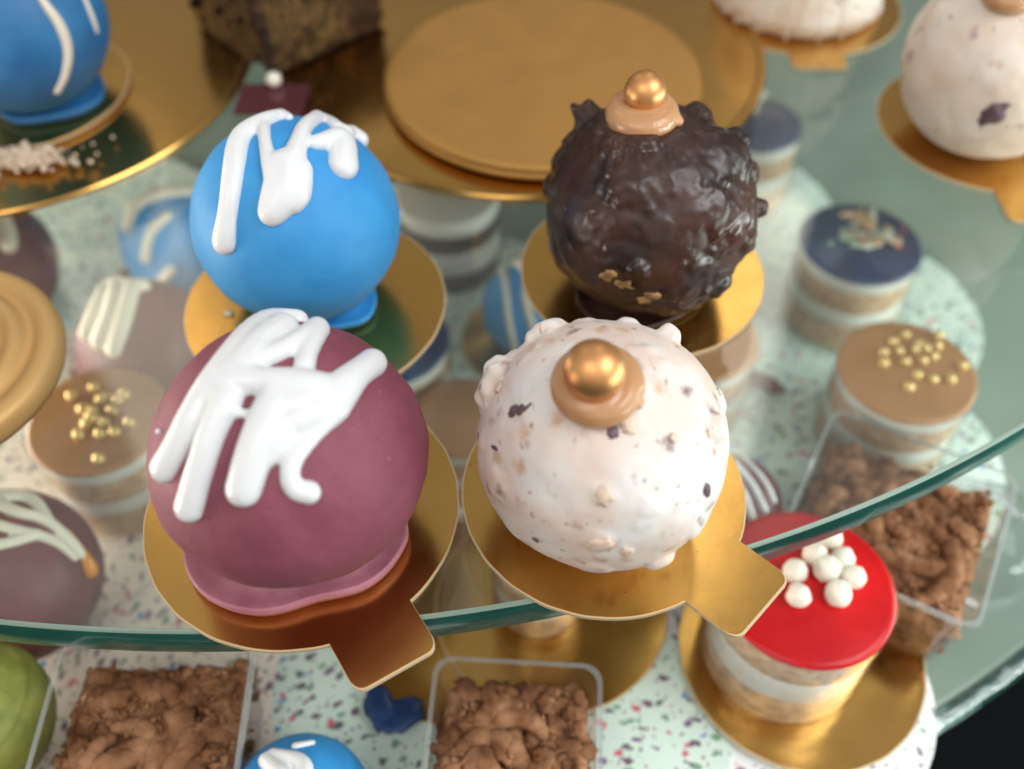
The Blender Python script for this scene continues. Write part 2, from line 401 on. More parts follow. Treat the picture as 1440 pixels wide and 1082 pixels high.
foot_px = [(262, 765), (258, 790), (266, 815), (285, 840), (318, 858), (362, 866), (400, 860), (440, 845), (480, 838), (515, 828), (545, 806), (566, 778), (578, 750)]
fp = [at(x, y, .42) for x, y in foot_px]
def smooth_closed(pts, n=3):
    for _ in range(n):
        q = []
        for i in range(len(pts)):
            a, b = pts[i], pts[(i+1) % len(pts)]; q += [a*.75+b*.25, a*.25+b*.75]
        pts = q
    return pts
back = [Vector((pc.x+math.cos(a)*pr*.78, pc.y+math.sin(a)*pr*.78, 0)) for a in [math.radians(x) for x in (30, 60, 90, 120, 150, 175)]]
outl = smooth_closed([Vector((p.x, p.y, 0)) for p in fp]+back, 3)
def foot_bm(outl, ctr, z, th, base_r):
    """thin dish of coating: rises from the rim toward the ball"""
    bm = bmesh.new(); n = len(outl); rings = []
    for k_, (t, zz) in enumerate([(0, z), (.45, z), (.88, z), (.97, z+.04), (1.0, z+th*.6), (.995, z+th), (.97, z+th*1.02), (.90, z+th*.85), (.78, z+th*.9), (.62, z+th*2.0), (.4, z+th*4.2), (0, z+th*5)]):
        if t == 0: rings.append([bm.verts.new((ctr.x, ctr.y, zz))]); continue
        rings.append([bm.verts.new((ctr.x+(p.x-ctr.x)*t, ctr.y+(p.y-ctr.y)*t, zz)) for p in outl])
    for a, b in zip(rings, rings[1:]):
        for i in range(n):
            j = (i+1) % n
            if len(a) == 1: bm.faces.new((a[0], b[i], b[j]))
            elif len(b) == 1: bm.faces.new((a[i], a[j], b[0]))
            else: bm.faces.new((a[i], a[j], b[j], b[i]))
    bmesh.ops.recalc_face_normals(bm, faces=bm.faces); return bm
bm = foot_bm(outl, Vector((pc.x, pc.y, 0)), .125, .46, 2)
bmesh.ops.translate(bm, vec=-pc, verts=bm.verts)
build('foot', bm, M['purple_foot'], T)
ps = conv([
 [(705, 92, 48), (600, 95, 55), (520, 150, 75), (430, 270, 85), (330, 400, 80), (235, 560, 68), (190, 640, 62), (135, 735, 66)],
 [(640, 130, 70), (540, 200, 85), (470, 300, 95)],
 [(400, 440, 75), (345, 560, 62), (290, 720, 60), (240, 905, 66)],
 [(610, 470, 90), (570, 560, 92), (510, 700, 82), (472, 828, 76)],
 [(330, 420, 80), (420, 330, 90), (520, 240, 85)], [(640, 560, 70), (600, 640, 62)], [(700, 520, 80), (760, 500, 80)],
 [(690, 560, 50), (620, 620, 60), (575, 680, 55)],
 [(860, 470, 75), (800, 560, 42), (735, 640, 38), (685, 700, 44), (668, 770, 44), (690, 830, 46), (755, 842, 52)],
 [(790, 135, 54), (700, 200, 52), (610, 245, 50), (540, 270, 60)],
 [(795, 140, 50), (750, 225, 46), (735, 300, 48)],
 [(1030, 282, 62), (960, 330, 62), (900, 390, 80), (840, 460, 95), (770, 500, 80)],
 [(400, 350, 100), (500, 360, 62), (600, 370, 68), (700, 390, 92), (800, 410, 95)],
 [(390, 430, 70), (430, 500, 24), (500, 502, 18), (560, 500, 40)],
 [(605, 430, 72), (680, 480, 85), (760, 440, 80)]], .3235, 190, 420)
drizzle('icing_drizzle', ps, pc, pr, M['icing'], T, gain=1.10, voxel=.042)
bm = bmesh.new(); p, _ = on_ball(223, 607, pc, pr*1.005); blob(bm, p-pc, .07, 2)
build('icing_dot', bm, M['icing'], T)

# --- blue ball
bc, br = px_ball(417, 311, 146, .16)
bb = at(445, 428, 0)
board((bb.x, bb.y), 4.0, 'round gold cake board under the large blue ball')
T = empty('chocolate_ball', bc, 'glossy sky blue ball with thick white icing drizzle over its top', 'cake ball', 'glazed cake balls')
build('shell', ball_mesh(br, 6, 2, .010), M['blue'], T)
fo = smooth_closed([Vector((bc.x+math.cos(math.radians(a))*R, bc.y+math.sin(math.radians(a))*R, 0)) for a, R in
     ((0, 2.0), (-20, 2.3), (-38, 2.5), (-55, 2.2), (-80, 1.95), (-110, 2.0), (-150, 1.9), (150, 1.8), (90, 1.8), (40, 1.9))], 3)
bm = foot_bm(fo, Vector((bc.x, bc.y, 0)), .125, .3, 2); bmesh.ops.translate(bm, vec=-bc, verts=bm.verts)
build('foot', bm, M['blue'], T)
bs = conv([
 [(560, 120, 38), (490, 145, 50), (400, 195, 60), (345, 250, 62), (325, 380, 62), (300, 560, 54), (285, 660, 56), (277, 730, 64), (275, 760, 64)],
 [(470, 170, 38), (478, 260, 34), (500, 350, 46), (540, 430, 70)],
 [(560, 115, 34), (600, 130, 26)],
 [(740, 130, 42), (675, 175, 44), (645, 260, 48), (620, 350, 70)],
 [(590, 380, 105), (590, 440, 112), (570, 510, 112), (535, 570, 90), (515, 605, 76)], [(640, 400, 82), (650, 480, 72), (645, 530, 64), (620, 560, 60)],
 [(740, 128, 36), (800, 145, 34), (850, 190, 40)],
 [(740, 260, 45), (820, 245, 60), (870, 240, 75), (872, 370, 82)],
 [(880, 210, 45), (930, 205, 42), (972, 225, 46)]], .2778, 240, 130)
drizzle('icing_drizzle', bs, bc, br, M['icing'], T)

# swirl + pearl topping
def topper(T, ctr, bc, br, px, py, sw_px, pearl_px, upt=.5, seed=0):
    p, dp = on_ball(px, py, bc, br); nrm = ((p-bc).normalized()*(1-upt)+Vector((0, 0, 1))*upt).normalized()
    R = sw_px*dp/F; q = Vector((0, 0, 1)).rotation_difference(nrm).to_matrix()
    bm = bmesh.new()
    for i in range(90):
        t = i/89; a = t*2*math.pi*2.1+seed; rr = R*(.72-.30*t)*(1+.12*math.sin(a*1.3+seed)); hh = R*(.02+.14*t)
        blob(bm, p-bc+q@Vector((rr*math.cos(a), rr*math.sin(a), hh)), R*.34, 2)
    blob(bm, p-bc+q@Vector((R*.85, -R*.35, -R*.02)), R*.16, 2); blob(bm, p-bc+q@Vector((R*.72, -R*.28, R*.06)), R*.22, 2)
    blob(bm, p-bc+q@Vector((0, 0, R*.05)), R*.7, 3, (1, 1, .5), q)
    remeshed('caramel_swirl', bm, M['caramel'], T, (0, 0, 0), .035, 3)
    bm = bmesh.new(); pr_ = pearl_px*dp/F*.96; blob(bm, p-bc+q@Vector((0, 0, R*.16+pr_*.86)), pr_, 5)
    build('gold_pearl', bm, M['pearl'], T)

# --- chocolate ball
cc, cr = px_ball(912, 295, 148, .16)
cb = at(902, 382, 0)
board((cb.x, cb.y), 3.85, 'round gold cake board under the dark chocolate ball')
T = empty('chocolate_ball', cc, 'lumpy glossy dark chocolate ball topped with caramel swirl and gold pearl', 'cake ball', 'nut studded cake balls')
ch = []
rs = random.Random(3)
for i in range(75):
    z = rs.uniform(-.75, 1); a = rs.uniform(0, 2*math.pi); s = math.sqrt(1-z*z)
    ch.append(((s*math.cos(a), s*math.sin(a), z), rs.uniform(.16, .36), rs.uniform(.010, .034)))
for px, py, s, h in ((825, 160, .11, .17), (818, 178, .09, .08), (985, 160, .14, .09), (1030, 200, .1, .07), (1066, 292, .09, .11), (775, 215, .14, .06), (1010, 400, .12, .06),
                     (898, 380, .10, .06), (905, 195, .16, .06), (862, 205, .14, .05), (880, 250, .25, .05), (1048, 340, .12, .05), (1056, 245, .1, .05), (768, 260, .1, .05), (786, 180, .08, .06)):
    p, _ = on_ball(px, py, cc, cr); ch.append((tuple(p-cc), s, h))
def choc_bm():
    bm = ball_mesh(cr*.985, 7, 9, .015, ch, fine=.006)
    return bm
build('shell', choc_bm(), M['choc'], T)
fo = smooth_closed([Vector((cc.x+math.cos(math.radians(a))*R, cc.y+math.sin(math.radians(a))*R, 0)) for a, R in
     ((0, 2.0), (-30, 2.2), (-60, 2.1), (-100, 2.5), (-130, 2.6), (-160, 2.3), (150, 1.9), (90, 1.9), (40, 1.9))], 3)
bm = foot_bm(fo, Vector((cc.x, cc.y, 0)), .125, .22, 2); bmesh.ops.translate(bm, vec=-cc, verts=bm.verts)
build('foot', bm, M['choc'], T)
for px, py, s in ((858, 385, .30), (878, 398, .26), (920, 415, .24), (905, 422, .2), (1043, 243, .11), (1060, 292, .12)):
    p, _ = on_ball(px, py, cc, cr*.985); bm = bmesh.new()
    q = Vector((0, 0, 1)).rotation_difference((p-cc).normalized()).to_matrix()
    blob(bm, p-cc, s, 3, (1.15, .8, .35), q, .5, px); build('nut_piece', bm, M['nut'], T)
topper(T, None, cc, cr, 905, 160, 54, 31, .8, 2)

# --- white ball
wc, wr = px_ball(848, 625, 180, .16)
wb = at(848, 692, 0)
board((wb.x, wb.y), 3.72, 'round gold cake board under the white ball, its creased tab pointing right', tabdir=math.atan2(at(1035, 830).y-wb.y, at(1035, 830).x-wb.x), tabw=2.3, tabl=1.35)
T = empty('chocolate_ball', wc, 'white chocolate ball flecked with nuts, gold pearl on caramel swirl', 'cake ball', 'nut studded cake balls')
ch = []; rs = random.Random(11)
for i in range(26):
    z = rs.uniform(-.7, 1); a = rs.uniform(0, 2*math.pi); s = math.sqrt(1-z*z)
    ch.append(((s*math.cos(a), s*math.sin(a), z), rs.uniform(.14, .32), rs.uniform(.006, .024)))
for px, py, s, h in ((680, 535, .22, .12), (700, 505, .14, .04), (763, 455, .16, .09), (885, 450, .09, .035), (942, 470, .09, .10), (1012, 603, .13, .06), (1020, 560, .11, .03), (930, 793, .13, .055),
                     (985, 740, .15, .03), (1005, 700, .12, .03), (720, 480, .15, .02), (675, 620, .1, .015), (745, 570, .15, .018), (912, 715, .09, .012), (842, 765, .12, .014), (848, 697, .1, .012), (820, 447, .1, .02)):
    p, _ = on_ball(px, py, wc, wr); ch.append((tuple(p-wc), s, h))
build('shell', ball_mesh(wr*.985, 7, 5, .012, ch, fine=.003), M['white'], T)
for px, py, s, st, mt in ((738, 572, .15, 1.6, 'bit_dark'), (722, 578, .11, 1.4, 'bit_dark'), (862, 608, .12, 1.2, 'bit_dark'), (880, 590, .17, 1.9, 'bit_tan'), (975, 742, .17, 1.6, 'bit_dark'), (1022, 552, .12, 2, 'bit_dark'),
                      (995, 690, .11, 2.0, 'bit_dark'), (753, 760, .07, 1.3, 'bit_dark'), (842, 765, .22, 1.3, 'bit_tan'), (882, 776, .14, 1.2, 'bit_tan'), (1008, 602, .27, 1.6, 'bit_tan'), (955, 537, .06, 1.2, 'bit_dark'),
                      (695, 630, .05, 3, 'bit_dark'), (730, 505, .045, 5, 'bit_dark'), (848, 697, .18, 1.4, 'bit_tan'), (912, 714, .14, 1.4, 'bit_tan'), (700, 545, .14, 1.5, 'bit_tan'), (948, 616, .10, 1, 'bit_tan'), (668, 612, .09, 1.5, 'bit_dark'), (668, 537, .3, 1.2, 'bit_tan')):
    p, _ = on_ball(px, py, wc, wr*.99); bm = bmesh.new()
    q = Vector((0, 0, 1)).rotation_difference((p-wc).normalized()).to_matrix() @ Matrix.Rotation(px*1.7 % 3, 3, 'Z')
    blob(bm, p-wc, s, 3, (st, 1, .28), q, .45, px); build('nut_piece', bm, M[mt], T)
topper(T, None, wc, wr, 836, 548, 68, 46, .4, 0)

# ------------------------------------------------------------------ back row on the glass
def ridged(c, r, label, rings=False):
    t = empty('gold_tray', (c.x, c.y, 0), label, 'cake board', 'large round gold boards')
    sharp(build('tray_base', lathe([(0, .12), (r-.35, .12), (r-.22, .20), (r-.06, .20), (r, .13), (r, .02), (0, .0)], 200), M['gold'], t), 25)
    return t
ridged(at(10, 92), 9.7, 'large mirror gold board under the far blue ball, upper left')
bigc = at(735, 68); ridged(bigc, 9.7, 'large mirror gold board beneath the empty raised gold plate')
gp = at(763, 106, .55)
t = empty('gold_plate', (gp.x, gp.y, .2), 'empty raised matte gold plate with rounded stepped rim', 'plate')
R = 6.05
build('plate_base', lathe([(0, .02), (R-.15, .02), (R+.02, .10), (R+.02, .22), (R-.2, .28), (0, .28)], 200), M['gold_satin'], t)
build('plate_top', lathe([(0, .29), (R-.3, .29), (R-.08, .33), (R-.02, .42), (R-.10, .50), (R-.35, .52), (0, .50)], 200), M['gold_satin'], t)
gl = at(-121, 500, .9)
t = empty('gold_plate', (gl.x, gl.y, 0), 'matte gold plate with concentric stepped rings, cropped at left edge', 'plate')
build('plate_top', lathe([(0, 1.0), (1.95, 1.0), (2.0, .80), (2.4, .80), (2.5, .97), (2.85, .97), (2.92, .74), (3.25, .72), (3.33, .88), (3.72, .84), (3.9, .66), (3.95, .3), (3.85, 0), (0, 0)], 160), M['gold_pale'], t)

# far blue ball upper left on own board
fb = at(28, 128, .2)
board((fb.x, fb.y), 4.1, 'round gold cake board under the upper left blue ball, white crumbs beside it', z=.21)
c2, r2 = px_ball(22, 32, 125, .40)
T = empty('chocolate_ball', c2, 'deep blue ball with thin pale icing lines, cropped at upper left corner', 'cake ball', 'glazed cake balls')
build('shell', ball_mesh(r2, 5, 12, .012), M['blue_deep'], T)
fo = smooth_closed([Vector((c2.x+math.cos(math.radians(a))*q, c2.y+math.sin(math.radians(a))*q, 0)) for a, q in
     ((0, 2.4), (-20, 2.5), (-40, 2.35), (-60, 2.1), (-90, 2.1), (-110, 2.1), (-150, 2.0), (150, 1.9), (90, 1.9), (40, 2.2))], 3)
bm = foot_bm(fo, Vector((c2.x, c2.y, 0)), .34, .35, 2); bmesh.ops.translate(bm, vec=-c2, verts=bm.verts)
build('foot', bm, M['blue_deep'], T)
drizzle('icing_drizzle', [[(48, -20, 5), (62, 5, 6), (85, 35, 8), (97, 70, 7), (92, 105, 6), (80, 128, 5)], [(115, -10, 3), (128, 20, 4), (136, 45, 3)]], c2, r2, M['cream_icing'], T, voxel=.04, smooth_it=3)
t = empty('crumb_pile', at(45, 225, .33), 'small pile of white crumbs on the gold board, upper left', 'crumbs')
bm = bmesh.new(); rs = random.Random(5)
for i in range(420):
    x = rs.gauss(-.1, .62); y = rs.gauss(0, .30); blob(bm, (x, y, abs(rs.gauss(.0, .12))+.02), rs.uniform(.03, .11), 1, jit=.6, seed=i)
for x, y in ((1.9, .9), (2.5, 1.3), (1.6, -.2), (.9, -.6), (2.2, .3)): blob(bm, (x, y, .02), .07, 1, jit=.6, seed=x)
build('crumbs', bm, M['bit_cream'], t)

# cream cake upper right with straight tab
rb = at(1123, 5, 0)
board((rb.x, rb.y), 4.25, 'round gold cake board with square tab under the far crumbly cream cake', tabdir=-math.pi/2-.02, tabw=2.2, tabl=.95)
t = empty('cream_cake', (rb.x-.1, rb.y+.3, .12), 'pale crumb coated cream cake cropped by the top edge of the photo', 'cake')
bm = lathe([(0, 0), (2.95, 0), (3.55, .15), (3.45, .7), (3.2, 1.6), (3.0, 3), (2.4, 4.2), (0, 4.6)], 160)
for v in bm.verts:
    if v.co.z > .05: v.co *= 1+.035*noise.fractal(v.co*2.2, 1, 2, 4)
rs = random.Random(8)
for i in range(420):
    a = rs.uniform(0, 6.28); z = rs.uniform(0, 2.2)**1.2; rr = 3.55-z*.22; blob(bm, (rr*math.cos(a), rr*math.sin(a), z+.05), rs.uniform(.04, .13), 1, jit=.5, seed=i)
build('coating', bm, M['white2'], t)

# cream ball far right
rb = at(1388, 178, 0)
board((rb.x, rb.y), 4.0, 'round gold cake board with tab at right under the cream ball', tabdir=-math.pi/2+.02, tabw=2.15, tabl=1.5)
c3, r3 = px_ball(1405, 90, 133, .16)
T = empty('chocolate_ball', c3, 'cream coloured ball with one large dark chocolate chip, cropped at right edge', 'cake ball', 'nut studded cake balls')
ch = []; rs = random.Random(21)
for i in range(30):
    z = rs.uniform(-.8, 1); a = rs.uniform(0, 6.28); s = math.sqrt(1-z*z); ch.append(((s*math.cos(a), s*math.sin(a), z), rs.uniform(.1, .25), rs.uniform(.006, .022)))
build('shell', ball_mesh(r3, 6, 33, .015, ch, fine=.003), M['white2'], T)
for px, py, s in ((1400, 158, .36), (1385, 170, .2)):
    p, _ = on_ball(px, py, c3, r3*.99); bm = bmesh.new(); q = Vector((0, 0, 1)).rotation_difference((p-c3).normalized()).to_matrix()@Matrix.Rotation(.6, 3, 'Z')
    blob(bm, p-c3, s, 3, (1.25, .85, .5), q, .4, px); build('chocolate_chip', bm, M['bit_dark'], T)
topper(T, None, c3, r3, 1418, -8, 40, 22, .6, 1)

# ------------------------------------------------------------------ crumble tubs
def tub(loc, half, h, rz, label, content, fill=.75, seed=0, flare=.86, rim=.16):
    t = empty('dessert_tub', loc, label, 'dessert tub', 'clear square dessert tubs', rz)
    def rr(hw, z, bm, q=.5, n=6):
        q *= hw/half; vs = []
        for sx_, sy_, a0 in ((1, 1, 0), (-1, 1, 90), (-1, -1, 180), (1, -1, 270)):
            for i in range(n):
                a = math.radians(a0+90*i/(n-1)); vs.append(bm.verts.new((sx_*(hw-q)+q*math.cos(a), sy_*(hw-q)+q*math.sin(a), z)))
        return vs
    bm = bmesh.new(); rg = [rr(a, z, bm) for a, z in ((half*flare, .0), (half*flare*1.01, .05), (half, h), (half+rim, h+.02), (half+rim, h-.10), (half+rim-.05, h-.10), (half+rim-.05, h-.02), (half+.03, h-.03))]
    bm.faces.new(rg[0])
    for a, b in zip(rg, rg[1:]):
        for i in range(len(a)): j = (i+1) % len(a); bm.faces.new((a[i], a[j], b[j], b[i]))
    bmesh.ops.recalc_face_normals(bm, faces=bm.faces)
    sharp(build('tub_wall', bm, M['plastic'], t), 30)
    bm = bmesh.new(); a = rr(half+rim+.005, h+.035, bm); b = rr(half+.02, h+.035, bm); a2 = rr(half+rim+.02, h-.12, bm)
    for i in range(len(a)): j = (i+1) % len(a); bm.faces.new((a[i], a[j], b[j], b[i])); bm.faces.new((a2[i], a2[j], a[j], a[i]))
    build('tub_rim', bm, M['plastic_rim'], t, smooth=False)
    # content
    bm = bmesh.new(); n = 90; hw = half*(flare+(1-flare)*fill)-.12; vs = {}
    for i in range(n+1):
        for j in range(n+1):
            u = (i/n*2-1); v = (j/n*2-1); x = u*hw; y = v*hw
            q = Vector((x*1.1+seed, y*1.1, 0))
            z = h*fill+.30*noise.fractal(q, 1, 2, 5)+.45*abs(noise.noise(q*.9+Vector((4, 2, 0))))+.12*abs(noise.noise(q*4))
            edge = max(abs(u), abs(v)); z -= .35*max(0, edge-.85)/.15
            vs[i, j] = bm.verts.new((x*(1-.04*max(0, abs(v)-.9)/.1), y*(1-.04*max(0, abs(u)-.9)/.1), z))
    for i in range(n):
        for j in range(n): bm.faces.new((vs[i, j], vs[i+1, j], vs[i+1, j+1], vs[i, j+1]))
    loop = [vs[i, 0] for i in range(n+1)]+[vs[n, j] for j in range(1, n+1)]+[vs[i, n] for i in range(n-1, -1, -1)]+[vs[0, j] for j in range(n-1, 0, -1)]
    k = flare*half-.1; lo = [bm.verts.new((v.co.x*k/hw, v.co.y*k/hw, .08)) for v in loop]
    for i in range(len(loop)): j = (i+1) % len(loop); bm.faces.new((loop[i], lo[i], lo[j], loop[j]))
    rs = random.Random(seed)
    for i in range(90):
        q = rs.uniform(-.95, .95); z = rs.uniform(.15, h*fill*.95); w_ = (k+(hw-k)*z/(h*fill))*.965
        x, y = ((q*w_, w_), (q*w_, -w_), (w_, q*w_), (-w_, q*w_))[i % 4]
        blob(bm, (x, y, z), rs.uniform(.12, .34), 2, (1, 1, .8), None, .7, i)
    for i in range(85):
        x, y = rs.uniform(-hw*.88, hw*.88), rs.uniform(-hw*.88, hw*.88)
        q = Vector((x*1.1+seed, y*1.1, 0)); z = h*fill+.30*noise.fractal(q, 1, 2, 5)+.45*abs(noise.noise(q*.9+Vector((4, 2, 0))))
        blob(bm, (x, y, z+.04), rs.uniform(.12, .38)*(1 if i % 3 else .5), 3, (rs.uniform(.8, 1.8), 1, .6), Matrix.Rotation(rs.uniform(0, 3), 3, 'Z'), .7, i)
    for i in range(260):
        x, y = rs.uniform(-hw*.93, hw*.93), rs.uniform(-hw*.93, hw*.93)
        q = Vector((x*1.1+seed, y*1.1, 0)); z = h*fill+.30*noise.fractal(q, 1, 2, 5)+.45*abs(noise.noise(q*.9+Vector((4, 2, 0))))
        blob(bm, (x, y, z+rs.uniform(.08, .30)), rs.uniform(.04, .11), 1, (rs.uniform(1, 2.4), 1, .45), Matrix.Rotation(rs.uniform(0, 3), 3, 'Z')@Matrix.Rotation(rs.uniform(-.6, .6), 3, 'Y'), .8, i)
    # soft cocoa curls
    for k_ in range(8):
        a0 = rs.uniform(0, 6); ox, oy = rs.uniform(-.4, .4)*hw, rs.uniform(-.4, .4)*hw; R_ = rs.uniform(.35, .6)*hw
        for i in range(40):
            a = a0+i/39*2.2; x = ox+R_*math.cos(a); y = oy+R_*math.sin(a)
            if max(abs(x), abs(y)) > hw*.85: continue
            q = Vector((x*1.1+seed, y*1.1, 0)); z = h*fill+.30*noise.fractal(q, 1, 2, 5)+.4*abs(noise.noise(q*.9+Vector((4, 2, 0))))
            blob(bm, (x, y, z+.16), .20+.14*math.sin(i/39*3.14), 2, (1, 1, .8), None, .12, i*.1)
    build('crumble', bm, content, t)
    return t
LZ = -9.55
p = at(385, 92, .1); tub((p.x+.2, p.y+3.0, .22), 3.2, 4.6, math.radians(43), 'clear tub of dark cake crumble standing corner first on the gold boards', M['dark_crumb'], .8, 3, .9)
t = empty('plastic_tag', at(383, 140, .35), 'small translucent maroon plastic tag below the dark crumble tub', 'tag')
bm = bmesh.new(); bmesh.ops.create_cube(bm, size=1); bmesh.ops.scale(bm, vec=(2.6, 1.9, .12), verts=bm.verts); bmesh.ops.bevel(bm, geom=bm.edges[:], offset=.03, segments=2, affect='EDGES')
build('tag_plate', bm, M['maroon_plastic'], t, smooth=False)
bm = bmesh.new(); blob(bm, (0, 0, 0), .28, 4)
tag(build('pearl_bead', bm, M['offwhite'], None, at(385, 112, .7)), 'single cream bead lying on the maroon plastic tag', 'bead')

for px, py, half, rz, lb, s_ in ((208, 1052, 2.75, .03, 'clear tub of chocolate crumble at lower left, in front of the glass edge', 11),
                             (722, 1062, 2.3, -.06, 'clear tub of chocolate crumble at bottom centre, between gold board and photo edge', 23),
                             (1256, 738, 3.05, -.50, 'turned clear tub of chocolate crumble behind the red topped cake', 37)):
    p = at(px, py, LZ+3.0); tub((p.x, p.y, LZ+.25), half, 3.6, rz, lb, M['crumb'], .72, s_, .9)

# ------------------------------------------------------------------ terrazzo rounds on the lower shelf
def plate(px, py, r, m, label, z):
    p = at(px, py, z); t = build('terrazzo_round', None or lathe([(0, .0), (r, .0), (r+.02, .03), (r, .06), (0, .06)], 120, .0), M[m], None, (p.x, p.y, z), smooth=False)
    t.rotation_euler = (0, 0, px*.37); tag(t, label, 'cake round', 'terrazzo patterned rounds')
zz = [LZ-.04]
def nz():
    zz[0] += .012; return zz[0]
for a in ((1105, 968, 4.75, 'terr_white', 'white terrazzo round under the red topped cake'),
          (1195, 440, 5.6, 'terr_mint', 'mint terrazzo round under the navy cake with coloured flakes'),
          (1205, 640, 5.5, 'terr_mint', 'mint terrazzo round under the right caramel cake and tub'),
          (1005, 300, 5.8, 'terr_mint', 'mint terrazzo round just right of the dark chocolate ball'),
          (1040, 560, 5.0, 'terr_mint', 'mint terrazzo round showing beside the white ball'),
          (560, 1130, 4.8, 'terr_white', 'white terrazzo round beneath the bottom blue ball and centre tub'),
          (870, 1020, 3.6, 'terr_mint', 'pale green terrazzo round between centre tub and red cake'),
          (330, 960, 5.6, 'terr_warm_lit', 'warm-light tinted terrazzo round behind the lower left tub'),
          (110, 940, 5.5, 'terr_warm_lit', 'warm-light tinted terrazzo round under the lower left maroon ball'),
          (600, 960, 5.0, 'terr_mint', 'pale green terrazzo round in front of the purple ball tab'),
          (60, 700, 6.0, 'terr_warm_lit', 'warm-light tinted terrazzo round under the left caramel cake'),
          (190, 560, 6.0, 'terr_warm_lit', 'warm-light tinted terrazzo round under the striped maroon ball'),
          (130, 330, 6.2, 'terr_mint', 'pale terrazzo round at left below the large gold board'),
          (330, 420, 6.0, 'terr_warm_lit', 'warm-light tinted terrazzo round behind the blue ball board'),
          (650, 460, 6.0, 'terr_mint', 'mint terrazzo round between the blue and chocolate balls'),
          (660, 690, 5.6, 'terr_warm_lit', 'warm-light tinted terrazzo round between the purple and white balls')):
    plate(*a[:4], a[4], nz())
BZ = zz[0]+.08     # boards of the lower level lie on the rounds

# ------------------------------------------------------------------ layered cakes
def lcake(px, py, rpx, layers, topm, label, topcat='glaze', bead=None, bpos=(), brad=.2, h=4.0, bname='gold_pearl', sleeve=True, brd=None, z0=None, flakes=0):
    z0 = BZ+.12 if z0 is None else z0
    ctr = at(px, py, z0+h); d = (ctr-CAM).dot(Vector((0, CS, -SN))); r = rpx*d/F
    if brd: board((ctr.x, ctr.y), brd[0], brd[1], z=BZ)
    t = empty('layer_cake', (ctr.x, ctr.y, z0), label, 'layered cake', 'round layered cakes')
    z = 0; tot = sum(a for a, _, _ in layers)
    for i, (a, nm, mm) in enumerate(layers):
        hh = a/tot*(h-.25)
        o = build(nm, lathe([(0, z), (r*.93, z), (r*.945, z+hh*.1), (r*.945, z+hh*.9), (r*.93, z+hh), (0, z+hh)], 90, .012, i+px), M[mm], t); z += hh+.002
    o = build(topcat, lathe([(0, z), (r*.95, z), (r*.985, z+.1), (r*.97, z+.2), (r*.9, z+.25), (0, z+.25)], 96, .006, px), M[topm], t)
    if sleeve:
        build('clear_sleeve', lathe([(r*.99, .0), (r*1.0, h+.05)], 96), M['plastic'], t)
    for bx, by, *br_ in bpos:
        zb = z0+z+.25+brad*.6; q = at(bx, by, zb); rr = (br_[0] if br_ else 1)*brad
        bm = bmesh.new(); blob(bm, (0, 0, 0), rr, 3, jit=.12 if bname != 'gold_pearl' else 0, seed=bx)
        build(bname, bm, M[bead], t, (q.x-ctr.x, q.y-ctr.y, zb-z0))
    return t, ctr, r, z
TAN = [(1.1, 'sponge_layer', 'sponge'), (.55, 'cream_layer', 'cream'), (.9, 'sponge_layer', 'sponge'), (.45, 'cream_layer', 'cream')]
lp = [(270, 685), (355, 655), (465, 680), (380, 700), (310, 735), (350, 740), (420, 740), (485, 785), (365, 775), (325, 790), (295, 830), (375, 825), (430, 820), (370, 920), (395, 690), (340, 765), (395, 785), (440, 700)]
lcake(137, 588, 100, TAN, 'caramel_top', 'caramel topped layered cake with gold pearls beside the ringed gold plate at left', bead='pearl_pale', bpos=[(x*.375, 300+y*.375) for x, y in lp], brad=.21)
rp_ = [(950, 375), (995, 350), (1045, 385), (1120, 350), (915, 415), (970, 410), (1030, 405), (1115, 390), (915, 455), (995, 450), (1060, 445), (1100, 430), (1040, 500), (1100, 515), (1165, 515), (1010, 545), (1210, 465), (1070, 400)]
lcake(1276, 520, 98, TAN, 'caramel_top', 'caramel topped layered cake with gold pearls at right under the glass', bead='pearl_pale', bpos=[(900+x*.375, 340+y*.375) for x, y in rp_], brad=.19)
t, ctr, r, z = lcake(1211, 340, 86, TAN, 'navy', 'navy topped layered cake with coloured flakes, in front of the green shelf')
rs = random.Random(2)
fm = {'w': mat('pale_flake', (.60, .62, .52), .6), 'r': mat('red_flake', (.55, .06, .05), .6), 'g': mat('mint_flake', (.34, .52, .42), .6), 'o': mat('tan_flake', (.62, .42, .28), .6)}
for i in range(34):
    bx, by = rs.gauss(1212, 24), rs.gauss(332, 13); q = at(bx, by, BZ+.12+4.05); bm = bmesh.new()
    blob(bm, (0, 0, 0), rs.uniform(.12, .34), 2, (rs.uniform(.9, 1.8), .7, .22), Matrix.Rotation(rs.uniform(0, 3), 3, 'Z'), .7, i)
    build('flake', bm, fm[rs.choice('wwgorwgo')], t, (q.x-ctr.x, q.y-ctr.y, z+.32+rs.uniform(0, .12)))
t, ctr, r, z = lcake(1062, 172, 67, TAN, 'navy', 'far navy topped cake half hidden behind the chocolate ball and heaped with cream crumbs')
for i in range(22):
    bx, by = rs.gauss(1045, 22), rs.gauss(140, 14); q = at(bx, by, BZ+.12+4.05); bm = bmesh.new()
    blob(bm, (0, 0, 0), rs.uniform(.15, .45), 2, (1, 1, .8), None, .6, i); build('cream_crumb', bm, fm[rs.choice('wow')], t, (q.x-ctr.x, q.y-ctr.y, z+.35+rs.uniform(0, .4)))
lcake(546, 475, 87, TAN, 'navy', 'navy topped layered cake peeking out right of the blue ball board')
lcake(988, 475, 80, TAN, 'caramel_top', 'plain caramel topped layered cake just below the chocolate ball board')
lcake(628, 268, 78, [(1, 'sponge_layer', 'dark_sponge'), (1.2, 'cream_layer', 'cream'), (.9, 'sponge_layer', 'dark_sponge'), (.6, 'cream_layer', 'cream')], 'cream', 'black and white layered cake below the empty gold plate')
